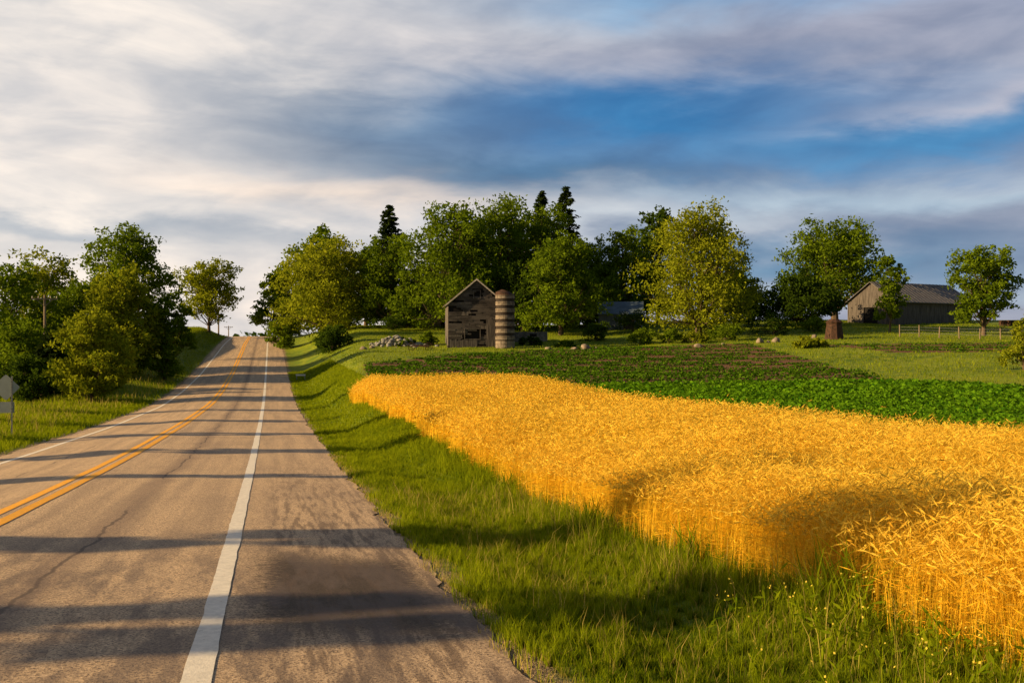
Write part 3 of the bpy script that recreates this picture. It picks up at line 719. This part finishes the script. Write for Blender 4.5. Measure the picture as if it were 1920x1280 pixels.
# ---------------------------------------------------------------- light, sky, camera
S=Vector((-math.cos(SUNA)*math.cos(SUNE),-math.sin(SUNA)*math.cos(SUNE),math.sin(SUNE)))
ld=bpy.data.lights.new('sun','SUN'); ld.energy=8.5; ld.angle=math.radians(.5); ld.color=(1,.72,.36)
lo=bpy.data.objects.new('sun',ld); scene.collection.objects.link(lo); lo.rotation_euler=S.to_track_quat('Z','Y').to_euler()
w=bpy.data.worlds.new('World'); scene.world=w; w.use_nodes=True; t=NT(w.node_tree); t.n.clear()
sky=t.new('ShaderNodeTexSky'); sky.sky_type='NISHITA'; sky.sun_disc=False; sky.sun_elevation=SUNE; sky.sun_rotation=math.atan2(S.x,S.y)%(2*math.pi)
sky.air_density=1.0; sky.dust_density=1.5
d=t.xyz(t.new('ShaderNodeTexCoord').outputs['Generated'])
u=t.m('ARCTAN2',d[0],d[1]); v=t.m('ARCSINE',d[2])
nA=t.noise(t.comb(t.m('MULTIPLY',u,2.0),t.m('MULTIPLY',v,6.)),1.1,5,.5,.3); nB=t.noise(t.comb(t.m('ADD',t.m('MULTIPLY',u,2.0),9.),t.m('MULTIPLY',v,6.5)),1.7,7,.55,.3)
nF=t.noise(t.comb(t.m('MULTIPLY',u,4.),t.m('ADD',t.m('MULTIPLY',v,17.),t.m('MULTIPLY',u,1.5))),1.5,8,.55,.5)
nC=t.noise(t.comb(t.m('MULTIPLY',u,5.5),t.m('ADD',t.m('MULTIPLY',v,14.),t.m('MULTIPLY',u,-1.5)),3.),1.8,8,.52,.3)
uu=t.m('ADD',u,t.m('MULTIPLY',t.m('SUBTRACT',nA,.5),.3))
vv=t.m('ADD',v,t.m('ADD',t.m('MULTIPLY',t.m('SUBTRACT',nB,.5),.10),t.m('ADD',t.m('MULTIPLY',t.m('SUBTRACT',nF,.5),.04),t.m('MULTIPLY',t.m('SUBTRACT',nC,.5),.025))))
def gz(cu,cv,ru,rv,slope=0.):
    a=t.m('DIVIDE',t.m('SUBTRACT',uu,cu),ru)
    b=t.m('DIVIDE',t.m('SUBTRACT',t.m('SUBTRACT',vv,cv),t.m('MULTIPLY',t.m('SUBTRACT',uu,cu),slope)),rv)
    r2=t.m('ADD',t.m('MULTIPLY',a,a),t.m('MULTIPLY',b,b)); return t.m('EXPONENT',t.m('MULTIPLY',r2,-1.0))
col=t.mix(t.ss(uu,-.38,.30),(.84,.79,.75),(.38,.40,.50))
def lay(col,mask,c,k=1.): return t.mix(t.m('MULTIPLY',mask,k,clamp=True),col,c)
col=lay(col,gz(.0,.34,.16,.04,.0),(.55,.58,.64),.8)
col=lay(col,gz(-.12,.215,.25,.044,-.05),(.21,.29,.40),.95)
col=lay(col,gz(.03,.165,.28,.030,-.06),(.10,.19,.31),.95)
col=lay(col,gz(.14,.215,.22,.044,-.02),(.04,.20,.46),1.)
col=lay(col,gz(.38,.19,.26,.034,.03),(.055,.24,.50),.95)
col=lay(col,gz(.46,.350,.28,.050,.0),(.13,.37,.69),.9)
col=lay(col,gz(.16,.345,.16,.028,.0),(.14,.34,.60),.8)
col=lay(col,gz(.32,.280,.26,.022,.03),(.36,.38,.49),.8)
col=lay(col,gz(.44,.225,.14,.011,.1),(.50,.50,.59),.75)
col=lay(col,gz(.36,.135,.3,.018,.02),(.50,.62,.73),.9)
col=lay(col,gz(-.2,.150,.2,.018,-.1),(.90,.76,.66),.85)
col=lay(col,gz(-.45,.20,.16,.06,.0),(.93,.85,.79),.8)
col=lay(col,gz(.28,.075,.26,.030,.0),(.12,.26,.43),.9)
col=lay(col,gz(-.42,.108,.25,.012,.0),(.34,.41,.50),.75)
col=lay(col,gz(.08,.112,.16,.014,.0),(.68,.73,.78),.8)
col=lay(col,gz(-.27,.035,.26,.040,.0),(.93,.83,.76),.95)
col=lay(col,gz(.30,.045,.30,.010,.0),(.44,.55,.66),.6)
col=t.mix(1.,col,t.mix(t.ss(nF,.3,.72),(.84,.87,.91),(1.15,1.12,1.08)),'MULTIPLY')
col=t.mix(1.,col,t.mix(t.ss(nC,.3,.7),(.84,.87,.91),(1.15,1.12,1.08)),'MULTIPLY')
bgs=t.new('ShaderNodeBackground'); t.put(bgs.inputs[0],sky.outputs[0]); bgs.inputs[1].default_value=.08
bgc=t.new('ShaderNodeBackground'); t.put(bgc.inputs[0],col); bgc.inputs[1].default_value=1.0
fac=t.m('MULTIPLY',t.m('MULTIPLY',t.ss(v,.75,.42),t.ss(d[1],-.1,.45)),.94)
mx=t.new('ShaderNodeMixShader'); t.put(mx.inputs[0],fac); t.l.new(bgs.outputs[0],mx.inputs[1]); t.l.new(bgc.outputs[0],mx.inputs[2])
o=t.new('ShaderNodeOutputWorld'); t.l.new(mx.outputs[0],o.inputs[0])
cd=bpy.data.cameras.new('camera'); cd.lens=35; cd.sensor_width=36; cd.clip_end=9000; cd.clip_start=.05
cam=bpy.data.objects.new('camera',cd); scene.collection.objects.link(cam); cam.location=(0,0,0); cam.rotation_euler=(math.radians(90),0,0); scene.camera=cam
scene.view_settings.view_transform='Standard'; scene.view_settings.look='None'; scene.view_settings.exposure=0
